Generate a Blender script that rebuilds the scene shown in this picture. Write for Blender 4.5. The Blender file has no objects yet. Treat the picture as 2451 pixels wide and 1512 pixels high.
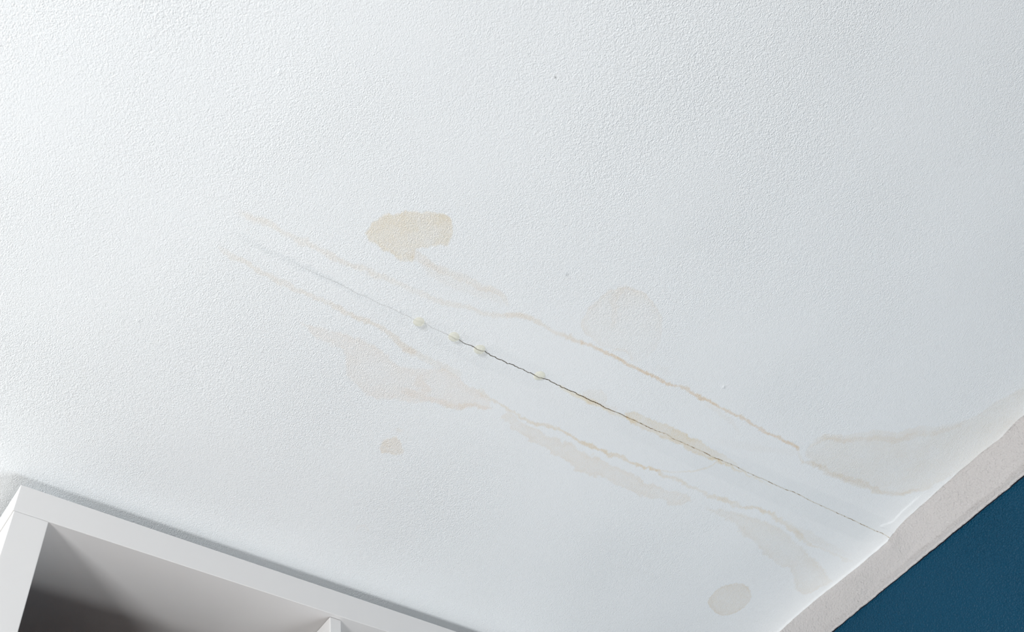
import bpy, bmesh, math, random
import numpy as np
from mathutils import Matrix, Vector

S = bpy.context.scene
C = S.collection
rng = np.random.default_rng(7)

# ------------------------------------------------------------------ camera
CAM_Z = 1.3216                 # the camera stands at the origin, 1.32 m above the floor
cam_d = bpy.data.cameras.new('camera')
cam_d.sensor_width = 36.0
cam_d.lens = 35.80
cam_d.clip_start = 0.01
cam_d.dof.use_dof = True
cam_d.dof.focus_distance = 1.22
cam_d.dof.aperture_fstop = 12.0
cam = bpy.data.objects.new('camera', cam_d)
C.objects.link(cam)
cam.matrix_world = Matrix(((0.78837586, -0.41486569, -0.45425759, 0.0),
                           (-0.59458321, -0.70337138, -0.38953756, 0.0),
                           (-0.15790602, 0.57719594, -0.80119319, CAM_Z),
                           (0, 0, 0, 1)))
S.camera = cam

# ------------------------------------------------------------------ light
world = bpy.data.worlds.new('world')
S.world = world
world.use_nodes = True
world.node_tree.nodes['Background'].inputs[0].default_value = (0.90, 0.95, 1.0, 1)
world.node_tree.nodes['Background'].inputs[1].default_value = 0.3

def area(name, loc, target, sx, sy, power, col):
    d = bpy.data.lights.new(name, 'AREA')
    d.shape = 'RECTANGLE'; d.size = sx; d.size_y = sy; d.energy = power; d.color = col
    o = bpy.data.objects.new(name, d); C.objects.link(o)
    o.location = loc
    o.rotation_euler = (Vector(target) - Vector(loc)).to_track_quat('-Z', 'Z').to_euler()
    return o

WX = -1.70                     # left wall
CEIL = CAM_Z + 0.8534          # ceiling height
area('daylight_window', (WX + 0.03, -0.38, 1.48), (0, -0.38, 1.48), 0.40, 0.56, 56, (1.0, 0.995, 0.99))
area('daylight_far_window', (WX + 0.03, -1.57, 1.48), (0, -1.57, 1.48), 0.40, 0.56, 6, (1.0, 0.995, 0.99))
area('daylight_side_window', (WX + 0.03, 0.95, 1.74), (0, 0.95, 1.74), 0.38, 0.36, 8, (1.0, 0.995, 0.99))
area('added_floor_fill', (0.90, 0.57, 0.30), (0.90, 0.58, 2.2), 0.16, 0.6, 14, (0.97, 0.985, 0.99))  # added fill from below for the ceiling, no lamp stands here
S.cycles.denoising_prefilter = 'NONE'
S.cycles.sample_clamp_indirect = 0.0
S.view_settings.view_transform = 'Standard'
S.view_settings.look = 'None'
S.view_settings.gamma = 1.0
S.view_settings.use_curve_mapping = False
S.view_settings.exposure = 0.0

# ------------------------------------------------------------------ traced shapes, metres on the ceiling plane
CRACK=[(0.1961,0.4730),(0.2140,0.4738),(0.2362,0.4739),(0.2532,0.4725),(0.2704,0.4732),(0.2885,0.4727),(0.3067,0.4714),(0.3214,0.4715),(0.3325,0.4726),(0.3389,0.4709),(0.3560,0.4716),(0.3732,0.4697),(0.3822,0.4708),(0.3866,0.4698),(0.3921,0.4699),(0.3992,0.4701),(0.4033,0.4701),(0.4086,0.4687),(0.4140,0.4685),(0.4173,0.4691),(0.4209,0.4695),(0.4243,0.4690),(0.4303,0.4688),(0.4347,0.4690),(0.4366,0.4682),(0.4403,0.4686),(0.4440,0.4686),(0.4499,0.4692),(0.4530,0.4676),(0.4588,0.4688),(0.4654,0.4684),(0.4711,0.4674),(0.4764,0.4686),(0.4823,0.4679),(0.4857,0.4664),(0.4912,0.4671),(0.4955,0.4680),(0.4987,0.4670),(0.5054,0.4674),(0.5088,0.4666),(0.5173,0.4673),(0.5209,0.4657),(0.5307,0.4662),(0.5359,0.4652),(0.5396,0.4656),(0.5447,0.4656),(0.5469,0.4645),(0.5500,0.4650),(0.5567,0.4652),(0.5594,0.4655),(0.5615,0.4642),(0.5675,0.4635),(0.5708,0.4626),(0.5765,0.4633),(0.5792,0.4627),(0.5830,0.4635),(0.5863,0.4626),(0.5906,0.4635),(0.5941,0.4629),(0.6014,0.4629),(0.6063,0.4619),(0.6120,0.4624),(0.6188,0.4622),(0.6296,0.4621),(0.6383,0.4617),(0.6429,0.4612),(0.6529,0.4621),(0.6727,0.4605),(0.6847,0.4605),(0.6981,0.4598),(0.7121,0.4597),(0.7328,0.4592),(0.7455,0.4570),(0.7588,0.4587),(0.7734,0.4577),(0.7896,0.4569),(0.8096,0.4562),(0.8235,0.4568),(0.8376,0.4554),(0.8506,0.4547),(0.8636,0.4540),(0.8801,0.4546),(0.8914,0.4539),(0.9015,0.4538),(0.9101,0.4525),(0.9225,0.4524),(0.9352,0.4521),(0.9534,0.4514),(0.9645,0.4494),(0.9820,0.4492),(0.9942,0.4499),(1.0112,0.4491),(1.0305,0.4484),(1.0444,0.4481),(1.0600,0.4475),(1.0775,0.4467),(1.0965,0.4466),(1.1126,0.4459),(1.1250,0.4459),(1.1385,0.4444),(1.1524,0.4450),(1.1627,0.4448)]
EDGE=[(1.1462,0.0485),(1.1426,0.2040),(1.1413,0.2091),(1.1421,0.2206),(1.1446,0.2313),(1.1471,0.2432),(1.1471,0.2506),(1.1455,0.2603),(1.1446,0.2769),(1.1458,0.2985),(1.1448,0.3094),(1.1464,0.3306),(1.1466,0.3416),(1.1474,0.3545),(1.1480,0.3674),(1.1479,0.3722),(1.1473,0.3834),(1.1486,0.3962),(1.1483,0.4070),(1.1513,0.4283),(1.1591,0.4521),(1.1602,0.4775),(1.1609,0.5065),(1.1597,0.5439),(1.1578,0.5815),(1.1578,0.6217),(1.1603,0.6609),(1.1607,0.8122)]
CREASE=[(1.1266,0.4419),(1.1313,0.4348),(1.1351,0.4231),(1.1321,0.4033),(1.1312,0.3762),(1.1326,0.3602),(1.1312,0.3463)]
STAINS_SHADE=[
('blob',[(0.3018,0.4108),(0.2994,0.3981),(0.3024,0.3880),(0.3069,0.3794),(0.3169,0.3724),(0.3310,0.3628),(0.3386,0.3565),(0.3481,0.3530),(0.3575,0.3514),(0.3659,0.3537),(0.3725,0.3631),(0.3751,0.3700),(0.3759,0.3755),(0.3763,0.3805),(0.3690,0.3832),(0.3617,0.3882),(0.3548,0.3936),(0.3515,0.3999),(0.3519,0.4040),(0.3549,0.4073),(0.3557,0.4130),(0.3507,0.4168),(0.3437,0.4176),(0.3355,0.4165),(0.3267,0.4167),(0.3164,0.4145),(0.3089,0.4140)],0.85,1.05,10,(0.96, 0.91, 0.835),2.5,1.0,None),
('line',[(0.3519,0.4062),(0.3744,0.4063),(0.3943,0.4058),(0.4153,0.4025),(0.4332,0.4018),(0.4521,0.3983),(0.4619,0.3985),(0.4686,0.4030),(0.4742,0.4083)],[5, 4, 4, 4, 4, 3.5, 3, 2, 1],[0.7, 0.6, 0.5, 0.5, 0.45, 0.45, 0.4, 0.3, 0.1],(0.965, 0.918, 0.866),1.0,1.0),
('line',[(0.1856,0.4523),(0.1967,0.4510),(0.2102,0.4491),(0.2235,0.4490),(0.2370,0.4489),(0.2503,0.4482),(0.2638,0.4475),(0.2778,0.4474),(0.2924,0.4479),(0.3060,0.4465),(0.3197,0.4452),(0.3341,0.4444),(0.3482,0.4430),(0.3629,0.4422),(0.3773,0.4408),(0.3923,0.4400),(0.4067,0.4378),(0.4202,0.4344),(0.4344,0.4315),(0.4478,0.4274),(0.4587,0.4265),(0.4688,0.4244),(0.4794,0.4182),(0.4874,0.4129),(0.4943,0.4100),(0.5044,0.4084),(0.5190,0.4077),(0.5336,0.4071),(0.5470,0.4057),(0.5588,0.4058),(0.5712,0.4042)],[3.2, 3.2, 3.2, 3.2, 3.2, 3.2, 3.2, 3.2, 3.2, 3.2, 3.2, 3.2, 3.2, 3.2, 3.2, 3.2, 3.2, 3.2, 3.2, 3.2, 3.2, 3.2, 3.2, 3.2, 3.2, 3.2, 2.4, 2.4, 2.4, 2.4, 2.4],[0.1, 0.4, 0.55, 0.5, 0.5, 0.5, 0.5, 0.5, 0.5, 0.5, 0.5, 0.5, 0.5, 0.5, 0.5, 0.5, 0.5, 0.5, 0.5, 0.5, 0.5, 0.6, 0.7, 0.75, 0.9, 0.9, 0.8, 0.75, 0.8, 0.8, 0.8],(0.965, 0.918, 0.866),1.3,1.2),
('line',[(0.5713,0.4042),(0.5884,0.4011),(0.6031,0.4014),(0.6217,0.4016),(0.6436,0.4011),(0.6622,0.4006),(0.6766,0.3996),(0.6950,0.3984),(0.7118,0.3952),(0.7307,0.3939),(0.7478,0.3949),(0.7720,0.3943),(0.8000,0.3928),(0.8258,0.3929),(0.8536,0.3944),(0.8798,0.3937),(0.9004,0.3917),(0.9116,0.3925),(0.9183,0.3959)],[1.7, 1.7, 1.7, 1.7, 1.7, 1.7, 1.7, 1.7, 1.7, 1.7, 1.7, 1.7, 1.7, 1.7, 1.7, 1.7, 2.2, 2.4, 1.5],[0.6, 0.65, 0.7, 0.75, 0.8, 0.8, 0.85, 0.8, 0.8, 0.8, 0.9, 0.8, 0.75, 0.7, 0.7, 0.75, 0.95, 0.9, 0.3],(0.915, 0.8, 0.68),0.8,1.0),
('line',[(0.7583,0.3994),(0.7797,0.3999),(0.8085,0.4039),(0.8291,0.4137)],[3, 3, 3, 2],[0.15, 0.3, 0.2, 0.05],(0.965, 0.918, 0.866),1.6,1.0),
('line',[(0.8010,0.4367),(0.8583,0.4208),(0.9172,0.4004)],[6, 6, 4],[0.02, 0.12, 0.15],(0.948, 0.908, 0.858),2.5,1.0),
('line',[(0.1920,0.4939),(0.2023,0.4959),(0.2161,0.4968),(0.2305,0.4983),(0.2419,0.4991),(0.2514,0.4986),(0.2655,0.4988),(0.2741,0.4990),(0.2852,0.4985),(0.2979,0.4980),(0.3108,0.4975),(0.3242,0.4978),(0.3378,0.4980),(0.3457,0.4987),(0.3616,0.4968),(0.3765,0.4970),(0.3907,0.4994),(0.4010,0.5017),(0.4119,0.5049),(0.4224,0.5088)],[3.0, 3.0, 3.0, 3.0, 3.0, 3.0, 3.0, 3.0, 3.0, 3.0, 2.8, 2.8, 2.6, 2.6, 2.8, 2.8, 3.2, 4, 4.2, 3.6],[0.2, 0.35, 0.5, 0.55, 0.6, 0.6, 0.6, 0.55, 0.6, 0.6, 0.65, 0.65, 0.7, 0.7, 0.7, 0.65, 0.7, 0.75, 0.75, 0.6],(0.965, 0.918, 0.866),1.2,1.3),
('line',[(0.4119,0.5047),(0.4313,0.5069),(0.4469,0.5082),(0.4609,0.5073),(0.4743,0.5056),(0.4836,0.5069)],[3, 4, 5.5, 5, 4, 3],[0.4, 0.5, 0.45, 0.4, 0.35, 0.1],(0.965, 0.918, 0.866),1.6,1.5),
('blob',[(0.3015,0.5321),(0.3146,0.5303),(0.3274,0.5258),(0.3407,0.5240),(0.3569,0.5206),(0.3747,0.5194),(0.3881,0.5208),(0.4116,0.5275),(0.4365,0.5260),(0.4460,0.5205),(0.4588,0.5100),(0.4780,0.5087),(0.4952,0.5136),(0.5223,0.5165),(0.5423,0.5282),(0.5362,0.5315),(0.5193,0.5376),(0.5043,0.5460),(0.4939,0.5509),(0.4914,0.5473),(0.4851,0.5500),(0.4738,0.5555),(0.4607,0.5620),(0.4449,0.5684),(0.4293,0.5747),(0.4151,0.5770),(0.4025,0.5775),(0.3898,0.5734),(0.3769,0.5648),(0.3690,0.5551),(0.3638,0.5457),(0.3569,0.5404),(0.3444,0.5400),(0.3296,0.5395),(0.3168,0.5380)],0.28,0.6,26,(0.985, 0.93, 0.885),5,1.6,None),
('line',[(0.4410,0.5525),(0.4510,0.5534),(0.4666,0.5529),(0.4810,0.5481),(0.4941,0.5433)],[5, 5, 5, 4, 3],[0.45, 0.45, 0.5, 0.5, 0.3],(0.985, 0.93, 0.885),1.8,1.5),
('line',[(0.4506,0.5292),(0.4517,0.5367),(0.4577,0.5398),(0.4627,0.5452)],[5, 5, 6, 4],[0.3, 0.5, 0.6, 0.4],(0.985, 0.93, 0.885),1.8,1.8),
('line',[(0.4917,0.5497),(0.5035,0.5448),(0.5126,0.5380),(0.5294,0.5320),(0.5413,0.5270)],[3.5, 3.5, 3, 2.5, 2],[0.6, 0.6, 0.55, 0.5, 0.4],(0.965, 0.918, 0.866),1.3,1.5),
('line',[(0.5144,0.5136),(0.5347,0.5179),(0.5487,0.5194),(0.5614,0.5209),(0.5758,0.5206),(0.5897,0.5199),(0.5998,0.5210),(0.6058,0.5170),(0.6352,0.5148),(0.6533,0.5165),(0.6700,0.5160),(0.6798,0.5178),(0.6912,0.5149),(0.7023,0.5175),(0.7124,0.5150),(0.7288,0.5133),(0.7464,0.5129),(0.7636,0.5118),(0.7806,0.5101)],[3, 2.2, 2, 2, 2, 2, 2, 2, 2, 2, 2, 2, 2, 2, 2, 2, 2, 2, 2],[0.3, 0.6, 0.7, 0.7, 0.7, 0.75, 0.75, 0.7, 0.75, 0.75, 0.85, 0.9, 0.85, 1, 0.85, 0.85, 0.85, 0.8, 0.7],(0.95, 0.885, 0.8),0.9,1.6),
('line',[(0.7806,0.5101),(0.7987,0.5098),(0.8169,0.5087),(0.8341,0.5068),(0.8507,0.5077),(0.8627,0.5079),(0.8781,0.5075),(0.8941,0.5055),(0.9098,0.5048),(0.9230,0.5016),(0.9339,0.4968),(0.9439,0.4936),(0.9624,0.4931),(0.9826,0.4940),(1.0045,0.4963),(1.0248,0.5005),(1.0443,0.5056),(1.0639,0.5086),(1.0904,0.5083),(1.1179,0.5066),(1.1477,0.5063)],[2.2, 2.2, 2.2, 2.2, 2.2, 2.6, 3, 4, 4, 3, 3, 2.6, 2.4, 3, 3.5, 4, 3.5, 2.5, 2, 2, 1.5],[0.6, 0.6, 0.6, 0.65, 0.65, 0.7, 0.7, 0.7, 0.65, 0.6, 0.7, 0.8, 0.75, 0.7, 0.65, 0.7, 0.6, 0.5, 0.4, 0.35, 0.1],(0.955, 0.9, 0.825),1.3,1.7),
('line',[(1.0203,0.4966),(1.0412,0.4974),(1.0669,0.4984),(1.0993,0.4994),(1.1392,0.4970)],[5, 7, 6, 5, 3],[0.3, 0.4, 0.35, 0.2, 0.05],(0.948, 0.908, 0.858),2,1.0),
('blob',[(0.5573,0.5310),(0.5725,0.5361),(0.5885,0.5431),(0.6048,0.5450),(0.6199,0.5449),(0.6615,0.5476),(0.6849,0.5553),(0.7016,0.5544),(0.7244,0.5501),(0.7521,0.5511),(0.7737,0.5504),(0.7961,0.5504),(0.8113,0.5443),(0.8303,0.5444),(0.8456,0.5397),(0.8531,0.5270),(0.8379,0.5218),(0.8129,0.5261),(0.7743,0.5305),(0.7322,0.5295),(0.6913,0.5285),(0.6517,0.5275),(0.6208,0.5282),(0.5887,0.5264),(0.5591,0.5230)],0.4,0.72,12,(0.965, 0.918, 0.866),4,1.7,None),
('blob',[(0.8795,0.5265),(0.9086,0.5295),(0.9278,0.5302),(0.9438,0.5333),(0.9560,0.5397),(0.9770,0.5418),(0.9931,0.5421),(1.0135,0.5525),(1.0369,0.5559),(1.0551,0.5579),(1.0705,0.5570),(1.0899,0.5679),(1.1103,0.5809),(1.1288,0.5904),(1.1430,0.5795),(1.1484,0.5476),(1.1102,0.5332),(1.0499,0.5173),(0.9983,0.5079),(0.9573,0.5073),(0.9236,0.5128)],0.36,0.66,15,(0.948, 0.908, 0.858),6,1.6,None),
('blob',[(0.4634,0.6192),(0.4709,0.6142),(0.4779,0.6165),(0.4850,0.6231),(0.4909,0.6279),(0.4909,0.6341),(0.4857,0.6387),(0.4768,0.6400),(0.4699,0.6419),(0.4630,0.6386),(0.4630,0.6333),(0.4627,0.6265)],0.8,0.9,5,(0.965, 0.918, 0.866),2.5,1.3,None),
('line',[(0.4661,0.6047),(0.4708,0.6027)],[2.2, 2.2],[0.4, 0.4],(0.965, 0.918, 0.866),1.5,1),
('blob',[(1.0110,0.6606),(1.0068,0.6511),(1.0058,0.6378),(1.0097,0.6257),(1.0191,0.6172),(1.0301,0.6122),(1.0427,0.6129),(1.0559,0.6179),(1.0637,0.6257),(1.0691,0.6371),(1.0715,0.6477),(1.0684,0.6611),(1.0614,0.6704),(1.0539,0.6751),(1.0396,0.6749),(1.0250,0.6701),(1.0177,0.6666)],0.62,1.1,5,(0.948, 0.908, 0.858),2,0.8,None),
('blob',[(0.5534,0.3803),(0.5499,0.3655),(0.5498,0.3507),(0.5525,0.3372),(0.5613,0.3270),(0.5729,0.3201),(0.5862,0.3189),(0.6015,0.3218),(0.6151,0.3269),(0.6277,0.3346),(0.6377,0.3441),(0.6458,0.3589),(0.6502,0.3722),(0.6498,0.3824),(0.6451,0.3942),(0.6371,0.3947),(0.6289,0.3885),(0.6163,0.3889),(0.6082,0.3945),(0.5892,0.3977),(0.5674,0.3930),(0.5575,0.3873)],0.26,0.8,10,(0.965, 0.918, 0.866),2.5,1.0,((0.56018, 0.32885), (0.64641, 0.41471))),
('line',[(0.6069,0.3972),(0.6120,0.3903),(0.6229,0.3880),(0.6336,0.3917),(0.6383,0.3950)],[1.4, 1.4, 1.4, 1.4, 1.4],[0.15, 0.3, 0.3, 0.3, 0.1],(0.965, 0.918, 0.866),1,1),
('line',[(0.5625,0.3285),(0.5661,0.3429),(0.5790,0.3539),(0.5840,0.3660),(0.5919,0.3690)],[5, 5, 4, 4, 3],[0.35, 0.35, 0.2, 0.25, 0.1],(0.965, 0.918, 0.866),2,1.5),
('line',[(0.6724,0.3861),(0.6893,0.3868)],[4, 3],[0.15, 0.1],(0.965, 0.918, 0.866),2,1.5),
('blob',[(0.6842,0.4627),(0.6826,0.4559),(0.6885,0.4488),(0.7030,0.4494),(0.7247,0.4479),(0.7449,0.4445),(0.7642,0.4457),(0.7808,0.4476),(0.7875,0.4449),(0.8075,0.4481),(0.8355,0.4473),(0.8588,0.4492),(0.8814,0.4539),(0.8670,0.4574),(0.8474,0.4595),(0.8255,0.4609),(0.7990,0.4630),(0.7643,0.4617),(0.7388,0.4637),(0.7127,0.4643),(0.6963,0.4656)],0.62,0.95,5,(0.96, 0.895, 0.8),2.2,1.2,((0.77766, 0.44194), (0.88956, 0.45939))),
('blob',[(0.6159,0.4605),(0.6191,0.4505),(0.6291,0.4466),(0.6390,0.4466),(0.6455,0.4503),(0.6487,0.4560),(0.6599,0.4554),(0.6689,0.4560),(0.6722,0.4617),(0.6652,0.4656),(0.6551,0.4637),(0.6444,0.4650),(0.6338,0.4662),(0.6240,0.4643)],0.34,0.55,5,(0.965, 0.918, 0.866),2.5,1.5,None),
('line',[(0.7656,0.5119),(0.7799,0.5073),(0.7937,0.5020),(0.8095,0.4946),(0.8224,0.4839),(0.8316,0.4733),(0.8347,0.4664),(0.8364,0.4582)],[0.9, 0.9, 0.9, 0.9, 0.9, 0.9, 0.9, 0.9],[0.3, 0.35, 0.3, 0.4, 0.5, 0.4, 0.5, 0.8],(0.96, 0.895, 0.8),0.6,0.8),
('line',[(0.5888,0.4646),(0.6129,0.4642),(0.6374,0.4637),(0.6689,0.4632),(0.7002,0.4617)],[2, 2.5, 3, 2, 2],[0.5, 0.8, 0.7, 0.6, 0.4],(0.97, 0.905, 0.79),1.2,1),
('line',[(0.8228,0.4595),(0.8511,0.4584),(0.8945,0.4567),(0.9331,0.4566)],[1.6, 1.6, 1.3, 1],[0.6, 0.6, 0.45, 0.2],(0.97, 0.905, 0.79),1,1),
('blob',[(0.9221,0.3833),(0.9264,0.3755),(0.9315,0.3619),(0.9442,0.3567),(0.9582,0.3527),(0.9682,0.3417),(0.9837,0.3305),(1.0011,0.3209),(1.0197,0.3153),(1.0272,0.3020),(1.0373,0.2909),(1.0541,0.2835),(1.0641,0.2707),(1.0775,0.2541),(1.0843,0.2358),(1.0883,0.2156),(1.0937,0.1965),(1.0998,0.1736),(1.1537,0.2119),(1.1545,0.2564),(1.1462,0.3150),(1.1279,0.3623),(1.1078,0.3799),(1.0915,0.3885),(1.0769,0.3933),(1.0588,0.3950),(1.0320,0.3974),(1.0084,0.4023),(0.9910,0.4039),(0.9713,0.4031),(0.9524,0.4029),(0.9323,0.3961)],0.42,0.42,10,(0.948, 0.908, 0.858),4,1.3,None),
('line',[(0.9233,0.3827),(0.9264,0.3755),(0.9318,0.3621),(0.9444,0.3570),(0.9584,0.3529),(0.9685,0.3419),(0.9843,0.3311),(1.0018,0.3215),(1.0202,0.3157),(1.0278,0.3026),(1.0380,0.2915),(1.0547,0.2841),(1.0652,0.2715),(1.0788,0.2552)],[4, 5, 5, 5, 6, 8, 8, 9, 9, 9, 9, 8, 7, 5],[0.1, 0.4, 0.55, 0.5, 0.5, 0.35, 0.4, 0.35, 0.4, 0.5, 0.5, 0.45, 0.4, 0.2],(0.965, 0.918, 0.866),1.8,1.3),
('line',[(0.9377,0.4080),(0.9518,0.4023),(0.9700,0.4019),(0.9897,0.4027),(1.0070,0.4011),(1.0306,0.3962),(1.0573,0.3937),(1.0754,0.3921),(1.0908,0.3879),(1.1071,0.3793),(1.1185,0.3683),(1.1227,0.3581)],[3, 3.2, 3.2, 4, 4.5, 5, 4.5, 3.2, 3.5, 3.5, 3, 2],[0.35, 0.65, 0.65, 0.5, 0.6, 0.6, 0.6, 0.55, 0.65, 0.6, 0.35, 0.1],(0.948, 0.908, 0.858),1.6,1.4),
('line',[(0.9206,0.3988),(0.9377,0.4080)],[1.5, 1.5],[0.2, 0.4],(0.965, 0.918, 0.866),1,1),
('line',[(0.5113,0.7641),(0.5094,0.7554),(0.5147,0.7511),(0.5231,0.7532),(0.5234,0.7611)],[1.2, 1.2, 1.2, 1.2, 1.2],[0.2, 0.3, 0.3, 0.2, 0.1],(0.985, 0.93, 0.885),1,1),
('line',[(0.3662,0.4090),(0.3936,0.4121),(0.4182,0.4102),(0.4421,0.4067),(0.4633,0.4062)],[4, 7, 7, 6, 3],[0.25, 0.3, 0.25, 0.25, 0.15],(0.965, 0.918, 0.866),3,1.0),
('line',[(0.1961,0.4730),(0.2366,0.4748),(0.2859,0.4729),(0.3338,0.4731)],[3, 3.5, 3.5, 3],[0.2, 0.7, 0.7, 0.4],(0.935, 0.942, 0.945),1.8,1),  # grey shade of the sagging joint, put into the ceiling colour
('line',[(0.3338,0.4731),(0.3838,0.4733),(0.4309,0.4735)],[5, 9, 14],[0.25, 0.22, 0.25],(0.935, 0.942, 0.945),1.8,0.6),  # wider grey smudges along the rest of the crack
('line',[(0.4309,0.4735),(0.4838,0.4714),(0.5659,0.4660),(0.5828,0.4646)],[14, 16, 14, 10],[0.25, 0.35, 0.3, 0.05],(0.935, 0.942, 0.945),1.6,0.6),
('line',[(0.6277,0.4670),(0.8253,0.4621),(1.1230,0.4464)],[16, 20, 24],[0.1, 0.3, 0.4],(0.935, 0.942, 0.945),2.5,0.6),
]
SPECKS=[(0.50257, 0.34408, 0.8), (0.35905, 0.18323, 0.7)]
NIBS=[(0.75792, 0.36878, 2.2), (0.01786, 0.4301, 2.4), (0.37828, 0.46871, 1.6), (1.09139, 0.25264, 2.0), (0.1166, 0.44273, 2.0), (0.81766, 0.38983, 1.2), (0.118, 0.3714, 1.6), (0.16562, 0.60843, 1.8), (0.15302, 0.31294, 1.5)]
DROPS=[(0.40317, 0.46986), (0.44579, 0.46728), (0.47896, 0.4671), (0.5578, 0.46323)]


# ------------------------------------------------------------------ helpers
def tag(o, label=None, cat=None, group=None, kind=None):
    if label: o['label'] = label
    if cat: o['category'] = cat
    if group: o['group'] = group
    if kind: o['kind'] = kind
    return o

def link(name, me, mat, parent=None):
    if mat is not None: me.materials.append(mat)
    o = bpy.data.objects.new(name, me); C.objects.link(o)
    if parent is not None: o.parent = parent
    return o

def from_bm(name, bm, mat, parent=None, smooth=False):
    me = bpy.data.meshes.new(name); bm.normal_update(); bm.to_mesh(me); bm.free()
    if smooth:
        for p in me.polygons: p.use_smooth = True
    return link(name, me, mat, parent)

def box_bm(x0, x1, y0, y1, z0, z1, bevel=0.0):
    bm = bmesh.new()
    bmesh.ops.create_cube(bm, size=1.0)
    for v in bm.verts:
        v.co = ((x0 + x1) / 2 + v.co.x * (x1 - x0), (y0 + y1) / 2 + v.co.y * (y1 - y0), (z0 + z1) / 2 + v.co.z * (z1 - z0))
    if bevel:
        bmesh.ops.bevel(bm, geom=list(bm.edges), offset=bevel, segments=2, profile=0.5, affect='EDGES')
    return bm

def grid_mesh(name, X, Y, Z):
    n, m = X.shape                       # rows, columns
    co = np.stack([X, Y, Z], -1).reshape(-1, 3).astype(np.float32)
    i = np.arange(n * m).reshape(n, m)
    q = np.stack([i[:-1, :-1], i[1:, :-1], i[1:, 1:], i[:-1, 1:]], -1).reshape(-1, 4).astype(np.int32)
    me = bpy.data.meshes.new(name)
    me.vertices.add(n * m); me.vertices.foreach_set('co', co.ravel())
    me.loops.add(q.size); me.loops.foreach_set('vertex_index', q.ravel())
    me.polygons.add(len(q)); me.polygons.foreach_set('loop_start', np.arange(0, q.size, 4, dtype=np.int32))
    try: me.polygons.foreach_set('loop_total', np.full(len(q), 4, np.int32))
    except Exception: pass
    me.polygons.foreach_set('use_smooth', np.ones(len(q), bool))
    me.update(calc_edges=True); me.validate()
    return me

def vnoise(x, y, seed):
    """smooth value noise in [-1, 1]"""
    r = np.random.default_rng(seed).uniform(-1, 1, (256, 256))
    xi = np.floor(x).astype(int); yi = np.floor(y).astype(int)
    fx = x - xi; fy = y - yi
    fx = fx * fx * (3 - 2 * fx); fy = fy * fy * (3 - 2 * fy)
    g = lambda a, b: r[a % 256, b % 256]
    return (g(xi, yi) * (1 - fx) + g(xi + 1, yi) * fx) * (1 - fy) + (g(xi, yi + 1) * (1 - fx) + g(xi + 1, yi + 1) * fx) * fy

def sstep(a, b, x):
    t = np.clip((x - a) / (b - a), 0, 1)
    return t * t * (3 - 2 * t)

def seg_dist(px, py, pts, closed=False):
    """distance to a polyline and the running index of the nearest spot"""
    best = np.full(px.shape, 1e9); par = np.zeros(px.shape)
    n = len(pts)
    for k in range(n if closed else n - 1):
        ax, ay = pts[k]; bx, by = pts[(k + 1) % n]
        dx, dy = bx - ax, by - ay
        t = np.clip(((px - ax) * dx + (py - ay) * dy) / (dx * dx + dy * dy + 1e-12), 0, 1)
        d = np.hypot(px - ax - t * dx, py - ay - t * dy)
        m = d < best
        best = np.where(m, d, best); par = np.where(m, k + t, par)
    return best, par

def inside(px, py, pts):
    c = np.zeros(px.shape, bool); n = len(pts)
    for k in range(n):
        ax, ay = pts[k]; bx, by = pts[(k + 1) % n]
        if ay == by: continue
        c ^= ((ay > py) != (by > py)) & (px < (bx - ax) * (py - ay) / (by - ay) + ax)
    return c

# ------------------------------------------------------------------ materials
def new_mat(name):
    m = bpy.data.materials.new(name); m.use_nodes = True
    nt = m.node_tree; b = nt.nodes['Principled BSDF']
    return m, nt, b

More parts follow.
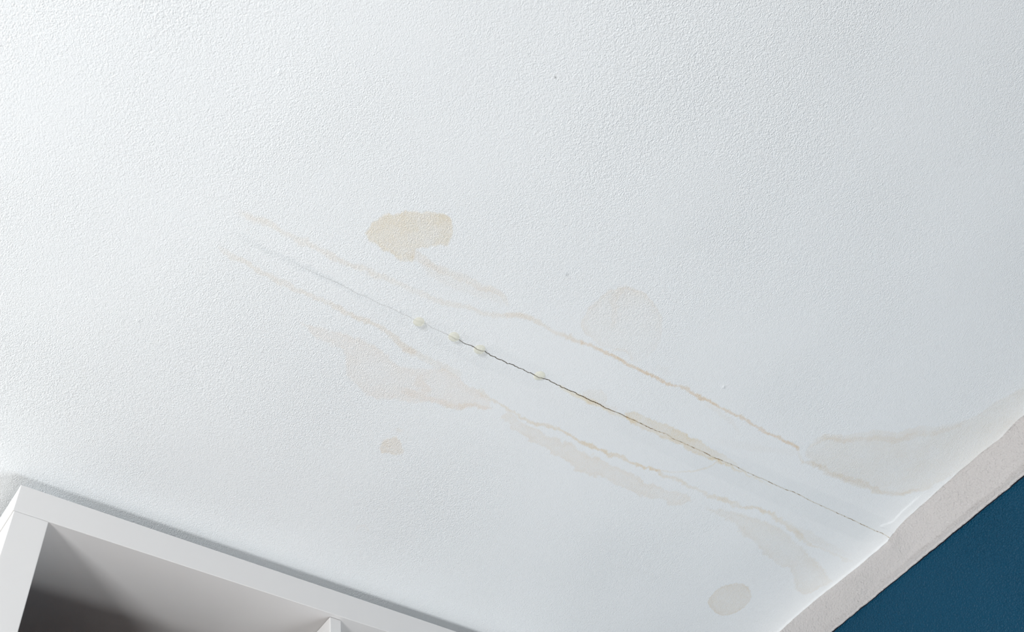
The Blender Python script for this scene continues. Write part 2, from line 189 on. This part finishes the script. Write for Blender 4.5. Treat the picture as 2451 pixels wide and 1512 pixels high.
def plaster(name, col, rough, scale, dist, tint=False, coarse=0.5, spec=0.3, strength=1.0):
    m, nt, b = new_mat(name)
    N, Lk = nt.nodes.new, nt.links.new
    tc = N('ShaderNodeTexCoord')
    n1 = N('ShaderNodeTexNoise'); n1.inputs['Scale'].default_value = scale; n1.inputs['Detail'].default_value = 1.5; n1.inputs['Roughness'].default_value = 0.45
    n2 = N('ShaderNodeTexNoise'); n2.inputs['Scale'].default_value = scale * 0.42; n2.inputs['Detail'].default_value = 2.0
    n3 = N('ShaderNodeTexNoise'); n3.inputs['Scale'].default_value = 5.0; n3.inputs['Detail'].default_value = 2.0
    for n in (n1, n2, n3): Lk(tc.outputs['Object'], n.inputs['Vector'])
    mul = N('ShaderNodeMath'); mul.operation = 'MULTIPLY_ADD'; mul.inputs[1].default_value = coarse
    Lk(n2.outputs['Fac'], mul.inputs[0]); Lk(n1.outputs['Fac'], mul.inputs[2])
    bump = N('ShaderNodeBump'); bump.inputs['Distance'].default_value = dist
    Lk(mul.outputs[0], bump.inputs['Height'])
    amp = N('ShaderNodeMapRange'); amp.inputs['From Min'].default_value = 0.35; amp.inputs['From Max'].default_value = 0.65
    amp.inputs['To Min'].default_value = 0.55 * strength; amp.inputs['To Max'].default_value = 1.0 * strength
    Lk(n3.outputs['Fac'], amp.inputs['Value'])
    Lk(bump.outputs['Normal'], b.inputs['Normal'])
    b.inputs['Roughness'].default_value = rough
    b.inputs['Specular IOR Level'].default_value = spec
    if tint:
        sm = N('ShaderNodeAttribute'); sm.attribute_name = 'rough_skin'
        am = N('ShaderNodeMath'); am.operation = 'MULTIPLY'
        Lk(amp.outputs[0], am.inputs[0]); Lk(sm.outputs['Fac'], am.inputs[1]); Lk(am.outputs[0], bump.inputs['Strength'])
        at = N('ShaderNodeAttribute'); at.attribute_name = 'stain_shade'
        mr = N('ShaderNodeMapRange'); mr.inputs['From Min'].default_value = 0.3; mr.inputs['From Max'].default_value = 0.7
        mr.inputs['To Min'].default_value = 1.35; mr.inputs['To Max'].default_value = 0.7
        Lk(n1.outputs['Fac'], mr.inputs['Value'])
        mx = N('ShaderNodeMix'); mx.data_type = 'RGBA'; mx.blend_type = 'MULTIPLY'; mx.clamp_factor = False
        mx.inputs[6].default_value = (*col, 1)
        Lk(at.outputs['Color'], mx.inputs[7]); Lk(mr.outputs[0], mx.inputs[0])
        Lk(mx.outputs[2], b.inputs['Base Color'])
    else:
        Lk(amp.outputs[0], bump.inputs['Strength'])
        b.inputs['Base Color'].default_value = (*col, 1)
    return m

def plain(name, col, rough, spec=0.5, noise=0.0):
    m, nt, b = new_mat(name)
    N, Lk = nt.nodes.new, nt.links.new
    b.inputs['Roughness'].default_value = rough; b.inputs['Specular IOR Level'].default_value = spec
    tc = N('ShaderNodeTexCoord'); n = N('ShaderNodeTexNoise'); n.inputs['Scale'].default_value = 40.0
    Lk(tc.outputs['Object'], n.inputs['Vector'])
    r = N('ShaderNodeValToRGB')
    r.color_ramp.elements[0].color = (*[c * (1 - noise) for c in col], 1); r.color_ramp.elements[1].color = (*col, 1)
    Lk(n.outputs['Fac'], r.inputs[0]); Lk(r.outputs[0], b.inputs['Base Color'])
    return m

M_ceil = plaster('ceiling_paint', (0.85, 0.89, 0.915), 0.75, 830.0, 0.00105, tint=True, coarse=0.55)
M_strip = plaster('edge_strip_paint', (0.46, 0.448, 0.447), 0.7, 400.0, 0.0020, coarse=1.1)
M_blue = plaster('blue_wall_paint', (0.0006, 0.046, 0.094), 0.45, 430.0, 0.0030, coarse=0.5, spec=0.16)
M_line = plain('dark_blue_cutting_line', (0.006, 0.006, 0.014), 0.7, 0.2, 0.3)
M_wall = plain('pale_wall_paint', (0.70, 0.68, 0.65), 0.85, 0.2, 0.04)
M_dark = plain('dark_brown_wall_paint', (0.07, 0.045, 0.03), 0.8, 0.2, 0.1)
M_back = plain('brown_box_card', (0.24, 0.075, 0.015), 0.8, 0.2, 0.1)
M_shelf = plain('white_foil', (0.74, 0.74, 0.74), 0.38, 0.45, 0.01)
M_inner = M_shelf
M_seam = plain('dark_seam', (0.22, 0.22, 0.22), 0.8, 0.1, 0.1)
M_frame = plain('window_frame_paint', (0.8, 0.8, 0.8), 0.4, 0.5, 0.01)

def floor_mat():
    m, nt, b = new_mat('brown_boards')
    N, Lk = nt.nodes.new, nt.links.new
    tc = N('ShaderNodeTexCoord'); br = N('ShaderNodeTexBrick')
    br.inputs['Scale'].default_value = 1.0; br.inputs['Brick Width'].default_value = 1.2; br.inputs['Row Height'].default_value = 0.16
    br.inputs['Mortar Size'].default_value = 0.002
    br.inputs['Color1'].default_value = (0.16, 0.095, 0.05, 1); br.inputs['Color2'].default_value = (0.13, 0.075, 0.04, 1)
    br.inputs['Mortar'].default_value = (0.05, 0.03, 0.02, 1)
    Lk(tc.outputs['Object'], br.inputs['Vector']); Lk(br.outputs['Color'], b.inputs['Base Color'])
    b.inputs['Roughness'].default_value = 0.5
    return m
M_floor = floor_mat()

def water(name, clear, glow):
    """standing water on paint: part of the light goes straight through, part is bent, part is scattered by the cloudy water"""
    m, nt, b = new_mat(name)
    N, Lk = nt.nodes.new, nt.links.new
    b.inputs['Base Color'].default_value = (0.98, 0.96, 0.88, 1)
    b.inputs['Roughness'].default_value = 0.05
    b.inputs['IOR'].default_value = 1.33
    b.inputs['Transmission Weight'].default_value = 0.9
    tr = N('ShaderNodeBsdfTransparent'); tr.inputs['Color'].default_value = (1.0, 0.985, 0.92, 1)
    tl = N('ShaderNodeBsdfTranslucent'); tl.inputs['Color'].default_value = (1.0, 0.985, 0.91, 1)
    m1 = N('ShaderNodeMixShader'); m1.inputs[0].default_value = glow
    Lk(b.outputs[0], m1.inputs[1]); Lk(tl.outputs[0], m1.inputs[2])
    mx = N('ShaderNodeMixShader'); mx.inputs[0].default_value = clear
    Lk(m1.outputs[0], mx.inputs[1]); Lk(tr.outputs[0], mx.inputs[2])
    Lk(mx.outputs[0], nt.nodes['Material Output'].inputs['Surface'])
    return m
M_water = water('water', 0.52, 0.62)
M_cloudy = water('cloudy_water', 0.5, 0.8)

# ------------------------------------------------------------------ ceiling: one sheet, its crack a real groove, its stains and the joint's grey shade in the paint colour
cx = np.array([p[0] for p in CRACK]); cy = np.array([p[1] for p in CRACK])
ey = np.array([p[1] for p in EDGE]); ex = np.array([p[0] for p in EDGE])
Y0 = 0.4602
XA = 0.12
XL = np.concatenate([np.linspace(WX, -0.10, 26), np.linspace(-0.06, XA, 10)[:-1]])
U = np.linspace(0, 1, 700)
fine = np.arange(0.02, 0.97, 0.0016)
near = np.array([-6, -4.2, -3.0, -2.1, -1.5, -1.05, -0.7, 0.7, 1.05, 1.5, 2.1, 3.0, 4.2, 6]) * 1e-3
rows = np.concatenate([np.linspace(-3.2, -0.02, 22), fine[np.abs(fine - Y0) > 0.0068], Y0 + near, [Y0 - 1e-6, Y0, Y0 + 1e-6], np.linspace(0.975, 1.25, 8)])
rows = np.sort(rows)
ic = int(np.argmin(np.abs(rows - Y0)))
xe = np.interp(rows, ey, ex)
R = len(rows)
Xf = XA + U[None, :] * (xe[:, None] - XA)
X = np.concatenate([np.repeat(XL[None, :], R, 0), Xf], 1)
Yr = np.repeat(rows[:, None], X.shape[1], 1)
jx = vnoise(X * 420, X * 0 + 3.3, 11) * 0.00035 + vnoise(X * 1100, X * 0 + 7.7, 12) * 0.00022
cyx = np.interp(X, cx, cy) + jx * sstep(0.24, 0.34, X)
shift = (cyx - Y0) * np.exp(-((Yr - Y0) / 0.03) ** 2)
Y = Yr + shift
open_ = sstep(0.24, 0.30, X) * (1 - sstep(1.160, 1.185, X))            # how far the crack gapes along its run
width = 0.00004 + 0.00031 * sstep(0.425, 0.48, X) * (1 - 0.35 * sstep(0.62, 0.70, X)) + 0.00003 * vnoise(X * 160, X * 0, 13)
dots = sstep(-0.15, 0.45, vnoise(X * 330, X * 0 + 1.2, 14) + vnoise(X * 90, X * 0 + 5.2, 15) * 0.6)
far = sstep(0.62, 0.76, X)
width = width * (1 - far * 0.25) * (0.55 + 0.45 * np.maximum(dots, 1 - far))
width *= open_
Y[ic - 1] = Y[ic] - np.maximum(width[ic], 2e-5); Y[ic + 1] = Y[ic] + np.maximum(width[ic], 2e-5)
Z = np.full(X.shape, CEIL)
Z[ic] += 8.0 * width[ic] * open_[ic] * sstep(0.43, 0.47, X[ic])
# the right edge: a plaster lip that sags towards the strip
dxe = xe[:, None] - X
lip = np.exp(-(dxe / 0.0028) ** 2) * np.where(rows[:, None] > 0.453, 1.0, 0.35)
Z -= 0.0007 * lip * (1 + 0.3 * vnoise(Yr * 150, Yr * 0, 21))
kd, kp = seg_dist(X[:, -140:], Y[:, -140:], CREASE)
kx = np.interp(Yr[:, -140:], [p[1] for p in CREASE][::-1] if CREASE[0][1] > CREASE[-1][1] else [p[1] for p in CREASE],
               [p[0] for p in CREASE][::-1] if CREASE[0][1] > CREASE[-1][1] else [p[0] for p in CREASE])
inb = sstep(0.358, 0.381, Yr[:, -140:]) * (1 - sstep(0.448, 0.452, Yr[:, -140:]))
Z[:, -140:] -= 0.0007 * inb * sstep(-0.0008, 0.0015, X[:, -140:] - kx)
# slow undulation of the skim coat and the sagging joint
Z += 0.0006 * vnoise(X * 9, Y * 9, 31) * sstep(-0.3, 0.1, X) * sstep(-0.1, 0.1, Y)
Z -= 0.0010 * np.exp(-((Yr - Y0) / 0.035) ** 2) * sstep(0.15, 0.3, X)
for nx, ny, nr in NIBS:
    d2 = ((X - nx) ** 2 + ((Y - ny) * 1.6) ** 2) / (nr * 0.55e-3) ** 2
    Z -= 0.0013 * np.exp(-d2 * d2)
ceil_me = grid_mesh('ceiling', X, Y, Z)

px = X.ravel().copy(); py = Y.ravel().copy()
tint = np.ones((px.size, 3))
roi = np.where((px > 0.12) & (py > -0.05) & (py < 1.0))[0]
qx = px[roi]; qy = py[roi]
w1x = vnoise(qx * 90, qy * 90, 41); w1y = vnoise(qx * 90, qy * 90, 42)
w2x = vnoise(qx * 260, qy * 260, 43); w2y = vnoise(qx * 260, qy * 260, 44)
w3x = vnoise(qx * 600, qy * 600, 45); w3y = vnoise(qx * 600, qy * 600, 46)
pat = 0.75 + 0.25 * vnoise(qx * 45, qy * 45, 47) + 0.14 * vnoise(qx * 200, qy * 200, 48)
ddx = w1x * 0.0016 + w2x * 0.0011 + w3x * 0.0006
ddy = w1y * 0.0016 + w2y * 0.0011 + w3y * 0.0006
tr = np.ones((roi.size, 3))
for s in STAINS_SHADE:
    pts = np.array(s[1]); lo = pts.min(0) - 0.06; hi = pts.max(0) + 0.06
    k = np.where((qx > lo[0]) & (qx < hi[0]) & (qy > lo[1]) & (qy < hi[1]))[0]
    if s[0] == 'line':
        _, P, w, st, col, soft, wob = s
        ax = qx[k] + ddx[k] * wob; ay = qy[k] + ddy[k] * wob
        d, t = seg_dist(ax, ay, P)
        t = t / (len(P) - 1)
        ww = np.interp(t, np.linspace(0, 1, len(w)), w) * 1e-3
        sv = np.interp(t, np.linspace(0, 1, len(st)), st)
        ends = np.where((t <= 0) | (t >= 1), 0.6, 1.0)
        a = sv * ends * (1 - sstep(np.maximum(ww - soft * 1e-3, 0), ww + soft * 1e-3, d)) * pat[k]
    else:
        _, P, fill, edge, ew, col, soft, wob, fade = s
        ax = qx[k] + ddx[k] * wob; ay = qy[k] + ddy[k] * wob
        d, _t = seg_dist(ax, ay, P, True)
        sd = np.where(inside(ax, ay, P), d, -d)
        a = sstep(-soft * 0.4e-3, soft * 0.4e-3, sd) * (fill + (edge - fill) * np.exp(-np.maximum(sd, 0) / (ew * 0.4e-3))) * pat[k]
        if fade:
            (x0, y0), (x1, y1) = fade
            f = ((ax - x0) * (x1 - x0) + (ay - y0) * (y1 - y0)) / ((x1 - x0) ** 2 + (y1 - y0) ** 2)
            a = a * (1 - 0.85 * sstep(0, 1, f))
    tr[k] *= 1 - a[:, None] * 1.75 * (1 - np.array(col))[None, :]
for sx, sy, sr in SPECKS:
    tr *= (1 - 0.85 * np.exp(-(((qx - sx) ** 2 + (qy - sy) ** 2) / (sr * 1.1e-3) ** 2))[:, None])
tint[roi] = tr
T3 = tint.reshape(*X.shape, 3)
grime0 = np.array([0.10, 0.065, 0.03]); edgec = np.array([0.85, 0.73, 0.54])
op = open_[ic][:, None]; fr = far[ic][:, None]; dt = dots[ic][:, None]
hair = sstep(0.425, 0.475, X[ic])[:, None]
grime = grime0[None, :] * (1 - fr) + fr * (np.array([0.30, 0.19, 0.09])[None, :] * dt + np.array([0.62, 0.48, 0.30])[None, :] * (1 - dt))
g = (1 - fr) * (0.6 + 0.4 * hair) + fr * (0.30 + 0.65 * dt)
T3[ic] *= 1 - op * g * (1 - grime)
for o in (-1, 1):
    T3[ic + o] *= 1 - op * g * (0.36 + 0.44 * hair) * (1 - grime)
    T3[ic + 2 * o] *= 1 - op * 0.34 * sstep(0.5, 0.66, X[ic])[:, None] * (1 - edgec)
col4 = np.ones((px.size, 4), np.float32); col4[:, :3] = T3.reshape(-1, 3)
at = ceil_me.attributes.new('stain_shade', 'FLOAT_COLOR', 'POINT'); at.data.foreach_set('color', col4.ravel())
calm = 0.58 + 0.42 * sstep(0.02, 0.13, np.abs(Yr - Y0 - 0.005) + 0.02 * vnoise(X * 18, Y * 18, 61) + 0.10 * (1 - sstep(0.2, 0.5, X)))
calm *= 0.75 + 0.25 * vnoise(X * 7, Y * 7, 62)
calm *= 0.85 + 0.15 * sstep(0.0, 0.12, dxe)
at = ceil_me.attributes.new('rough_skin', 'FLOAT', 'POINT'); at.data.foreach_set('value', calm.astype(np.float32).ravel())
ceiling = tag(link('ceiling', ceil_me, M_ceil), 'white textured ceiling with a long crack and brown water stains', 'ceiling', kind='structure')

# ------------------------------------------------------------------ white edge strip between ceiling and blue wall
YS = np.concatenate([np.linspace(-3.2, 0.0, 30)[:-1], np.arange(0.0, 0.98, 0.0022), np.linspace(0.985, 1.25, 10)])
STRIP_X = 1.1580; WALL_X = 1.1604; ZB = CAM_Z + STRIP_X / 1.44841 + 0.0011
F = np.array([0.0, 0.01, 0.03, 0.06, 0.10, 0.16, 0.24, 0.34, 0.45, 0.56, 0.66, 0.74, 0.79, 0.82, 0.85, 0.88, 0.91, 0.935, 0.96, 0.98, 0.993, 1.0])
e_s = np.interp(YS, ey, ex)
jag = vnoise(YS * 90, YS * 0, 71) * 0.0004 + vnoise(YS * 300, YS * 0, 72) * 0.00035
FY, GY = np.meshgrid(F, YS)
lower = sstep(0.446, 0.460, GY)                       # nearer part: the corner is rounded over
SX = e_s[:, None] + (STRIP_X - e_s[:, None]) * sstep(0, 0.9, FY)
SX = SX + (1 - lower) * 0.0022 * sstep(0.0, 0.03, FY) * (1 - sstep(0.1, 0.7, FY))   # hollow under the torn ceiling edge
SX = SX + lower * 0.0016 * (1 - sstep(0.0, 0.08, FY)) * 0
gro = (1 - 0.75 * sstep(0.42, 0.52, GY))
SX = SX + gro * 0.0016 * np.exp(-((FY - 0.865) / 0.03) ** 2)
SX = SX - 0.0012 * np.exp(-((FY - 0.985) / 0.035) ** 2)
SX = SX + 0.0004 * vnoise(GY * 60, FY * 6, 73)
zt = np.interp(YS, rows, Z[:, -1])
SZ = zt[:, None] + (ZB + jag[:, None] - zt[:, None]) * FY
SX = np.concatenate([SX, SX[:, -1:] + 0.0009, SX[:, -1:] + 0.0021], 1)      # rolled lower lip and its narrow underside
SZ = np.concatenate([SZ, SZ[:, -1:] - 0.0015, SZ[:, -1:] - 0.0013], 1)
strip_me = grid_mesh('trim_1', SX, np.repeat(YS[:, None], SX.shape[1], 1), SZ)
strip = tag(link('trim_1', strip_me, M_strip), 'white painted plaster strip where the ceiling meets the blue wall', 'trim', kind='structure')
# the dark, uneven cutting-in line on the underside of the strip
BX = np.stack([SX[:, -1] - 0.0002, np.full(len(YS), WALL_X + 0.0004)], 1)
BZ = np.stack([SZ[:, -1], ZB - 0.0016 + jag + vnoise(YS * 120, YS * 0, 74) * 0.0003 - 0.0003], 1)
link('cut_in_line', grid_mesh('cut_in_line', BX, np.stack([YS, YS], 1), BZ), M_line, strip)

# ------------------------------------------------------------------ room
def quadwall(name, co, mat):
    me = bpy.data.meshes.new(name); me.from_pydata(co, [], [tuple(range(len(co)))]); me.update()
    return link(name, me, mat)
YF = -3.20; YB = 1.25
wr = from_bm('wall_right', box_bm(WALL_X, WALL_X + 0.12, YF, YB, 0, ZB + 0.003), M_blue)
tag(wr, 'deep teal blue painted wall below the white edge strip', 'wall', kind='structure')
wb = from_bm('wall_back', box_bm(WX, WALL_X + 0.12, YB, YB + 0.12, 0, CEIL), M_wall); tag(wb, 'wall behind the bookshelf', 'wall', kind='structure')
wf = from_bm('wall_front', box_bm(WX, WALL_X + 0.12, YF - 0.12, YF, 0, CEIL), M_dark); tag(wf, 'dark brown wall facing the bookshelf', 'wall', kind='structure')
fl = from_bm('floor', box_bm(WX - 0.12, WALL_X + 0.12, YF - 0.12, YB + 0.12, -0.05, 0), M_floor); tag(fl, 'dark brown wooden board floor', 'floor', kind='structure')
wl_bm = bmesh.new()
wins = [(-0.63, -0.13, 1.15, 1.95), (-1.82, -1.32, 1.15, 1.95), (0.72, 1.18, 1.15, 1.95)]
def add_box(bm, *a):
    t = box_bm(*a); me = bpy.data.meshes.new('tmp'); t.to_mesh(me); t.free(); bm.from_mesh(me); bpy.data.meshes.remove(me)
yy = [YF, *wins[1][:2], *wins[0][:2], *wins[2][:2], YB]
for a, b in ((yy[0], yy[1]), (yy[2], yy[3]), (yy[4], yy[5]), (yy[6], yy[7])): add_box(wl_bm, WX - 0.12, WX, a, b, 0, CEIL)
for a, b in ((yy[1], yy[2]), (yy[3], yy[4]), (yy[5], yy[6])):
    add_box(wl_bm, WX - 0.12, WX, a, b, 0, 1.15); add_box(wl_bm, WX - 0.12, WX, a, b, 1.95, CEIL)
wl = from_bm('wall_left', wl_bm, M_wall); tag(wl, 'pale wall with three narrow windows', 'wall', kind='structure')
def glass():
    m, nt, b = new_mat('window_glass'); b.inputs['Transmission Weight'].default_value = 1.0; b.inputs['Roughness'].default_value = 0.0
    b.inputs['IOR'].default_value = 1.45; b.inputs['Base Color'].default_value = (0.95, 0.98, 0.97, 1); return m
M_glass = glass()
for n, (a, b, c, d) in enumerate(wins):
    bm = bmesh.new()
    for q in ((a, a + 0.05, c, d), (b - 0.05, b, c, d), (a + 0.05, b - 0.05, c, c + 0.05), (a + 0.05, b - 0.05, d - 0.05, d)):
        add_box(bm, WX - 0.09, WX - 0.03, *q)
    w = from_bm('window_%d' % (n + 1), bm, M_frame); tag(w, kind='structure')
    w['label'] = ('narrow window in the left wall nearer the bookshelf', 'narrow window in the left wall far from the bookshelf', 'narrow window in the left wall level with the bookshelf')[n]; w['category'] = 'window'
    from_bm('window_pane', box_bm(WX - 0.066, WX - 0.058, a + 0.05, b - 0.05, c + 0.05, d - 0.05), M_glass, w)

# ------------------------------------------------------------------ bookshelf: two columns of open cubes, a thick white frame
TOP = CAM_Z + 0.9864 * 0.85; UND = CAM_Z + 0.9434 * 0.85; TH = TOP - UND
FY0 = 0.85; FY1 = 1.240
LX = 0.15316; IL = 0.19023; DL = 0.52994; DR = 0.5455; IR = 0.8852; RX = 0.9223
BV = 0.0007
shelf = bpy.data.objects.new('bookshelf', None); C.objects.link(shelf)
shelf.location = ((LX + RX) / 2, (FY0 + FY1) / 2, 0)
tag(shelf, 'white open cube bookshelf standing close under the stained ceiling', 'bookshelf')
inv = Vector((-shelf.location.x, -shelf.location.y, 0))
def part(name, *a, mat=None, bevel=BV, label=None):
    bm = box_bm(*a, bevel)
    bmesh.ops.translate(bm, verts=bm.verts, vec=inv)
    o = from_bm(name, bm, mat or M_shelf, shelf)
    if label: o['label'] = label
    return o
part('top_panel', LX, RX, FY0, FY1, UND, TOP)
part('side_panel', LX + 0.0012, IL, FY0 + 0.0002, FY1, TH, UND - 0.00025)
part('side_panel', IR, RX - 0.0012, FY0 + 0.0002, FY1, TH, UND - 0.00025)
part('bottom_panel', LX, RX, FY0, FY1, 0.0, TH - 0.0004)
part('divider', DL, DR, FY0 + 0.0056, FY1 - 0.004, TH, UND - 0.0003, bevel=0.0009)
nrow = 6
for k in range(1, nrow):
    zc = TH + (UND - TH) * k / nrow
    part('shelf_board', IL + 0.0003, DL - 0.0003, FY0 + 0.0056, FY1 - 0.004, zc - 0.008, zc + 0.008, bevel=0.0009)
    part('shelf_board', DR + 0.0003, IR - 0.0003, FY0 + 0.0056, FY1 - 0.004, zc - 0.008, zc + 0.008, bevel=0.0009)

bx = bpy.data.objects.new('added_brown_box', None); C.objects.link(bx)  # unseen box added to cut bounce light and brown the cube
bx.location = ((IL + DL) / 2, 1.066, TH + (UND - TH) * 5 / 6 + 0.008)
tag(bx, 'added unseen dark brown box that darkens the upper left cube of the white bookshelf', 'box')
for nm, a in (('box_base', (-0.155, 0.155, -0.165, 0.165, 0.0, 0.006)), ('box_side', (-0.155, -0.149, -0.165, 0.165, 0.006, 0.19)), ('box_side', (0.149, 0.155, -0.165, 0.165, 0.006, 0.19)),
              ('box_front', (-0.149, 0.149, -0.165, -0.159, 0.006, 0.19)), ('box_rear', (-0.149, 0.149, 0.159, 0.165, 0.006, 0.19))):
    from_bm(nm, box_bm(*a), M_back, bx)

# ------------------------------------------------------------------ water drops hanging from the crack
def drop(loc, rx, h, lean, label, seed, mat):
    nr, na = 18, 48
    bm = bmesh.new(); rings = []
    rg = random.Random(seed); ph = [rg.uniform(0, 6.28) for _ in range(3)]
    for i in range(nr):
        t = i / nr
        # profile from rim to tip: a flared foot, then a dome
        r = rx * math.cos(t * math.pi / 2) ** (0.8)
        z = -h * math.sin(t * math.pi / 2)
        if i == 0: z = 0.0009
        ring = []
        for j in range(na):
            a = 2 * math.pi * j / na
            rr = r * (1 + 0.04 * math.cos(2 * a + ph[0]) + 0.025 * math.cos(3 * a + ph[1]))
            s = min(1, -z / h) if z < 0 else 0
            ring.append(bm.verts.new((rr * math.cos(a) + lean[0] * s, rr * math.sin(a) + lean[1] * s, z)))
        rings.append(ring)
    tip = bm.verts.new((lean[0], lean[1], -h))
    for i in range(nr - 1):
        for j in range(na):
            bm.faces.new((rings[i][j], rings[i + 1][j], rings[i + 1][(j + 1) % na], rings[i][(j + 1) % na]))
    for j in range(na): bm.faces.new((rings[-1][j], tip, rings[-1][(j + 1) % na]))
    bm.faces.new(rings[0])
    bmesh.ops.recalc_face_normals(bm, faces=bm.faces)
    o = from_bm('water_drop', bm, mat, smooth=True)
    o.location = (loc[0], loc[1], CEIL - 0.0009)
    tag(o, label, 'water drop', 'drops along the ceiling crack')
    return o
drop(DROPS[0], 0.0056, 0.0036, (0.0002, -0.0001), 'clear water drop farthest left on the ceiling crack', 1, M_water)
drop(DROPS[1], 0.0058, 0.0035, (0.0004, -0.0001), 'clear water drop second along the ceiling crack from its thin end', 2, M_water)
drop(DROPS[2], 0.0060, 0.0034, (0.0006, -0.0002), 'clear water drop third from left, where the crack turns dark', 3, M_water)
drop(DROPS[3], 0.0064, 0.0018, (0.0010, -0.0003), 'flat cloudy water drop apart from the others, farthest right on the crack', 4, M_cloudy)
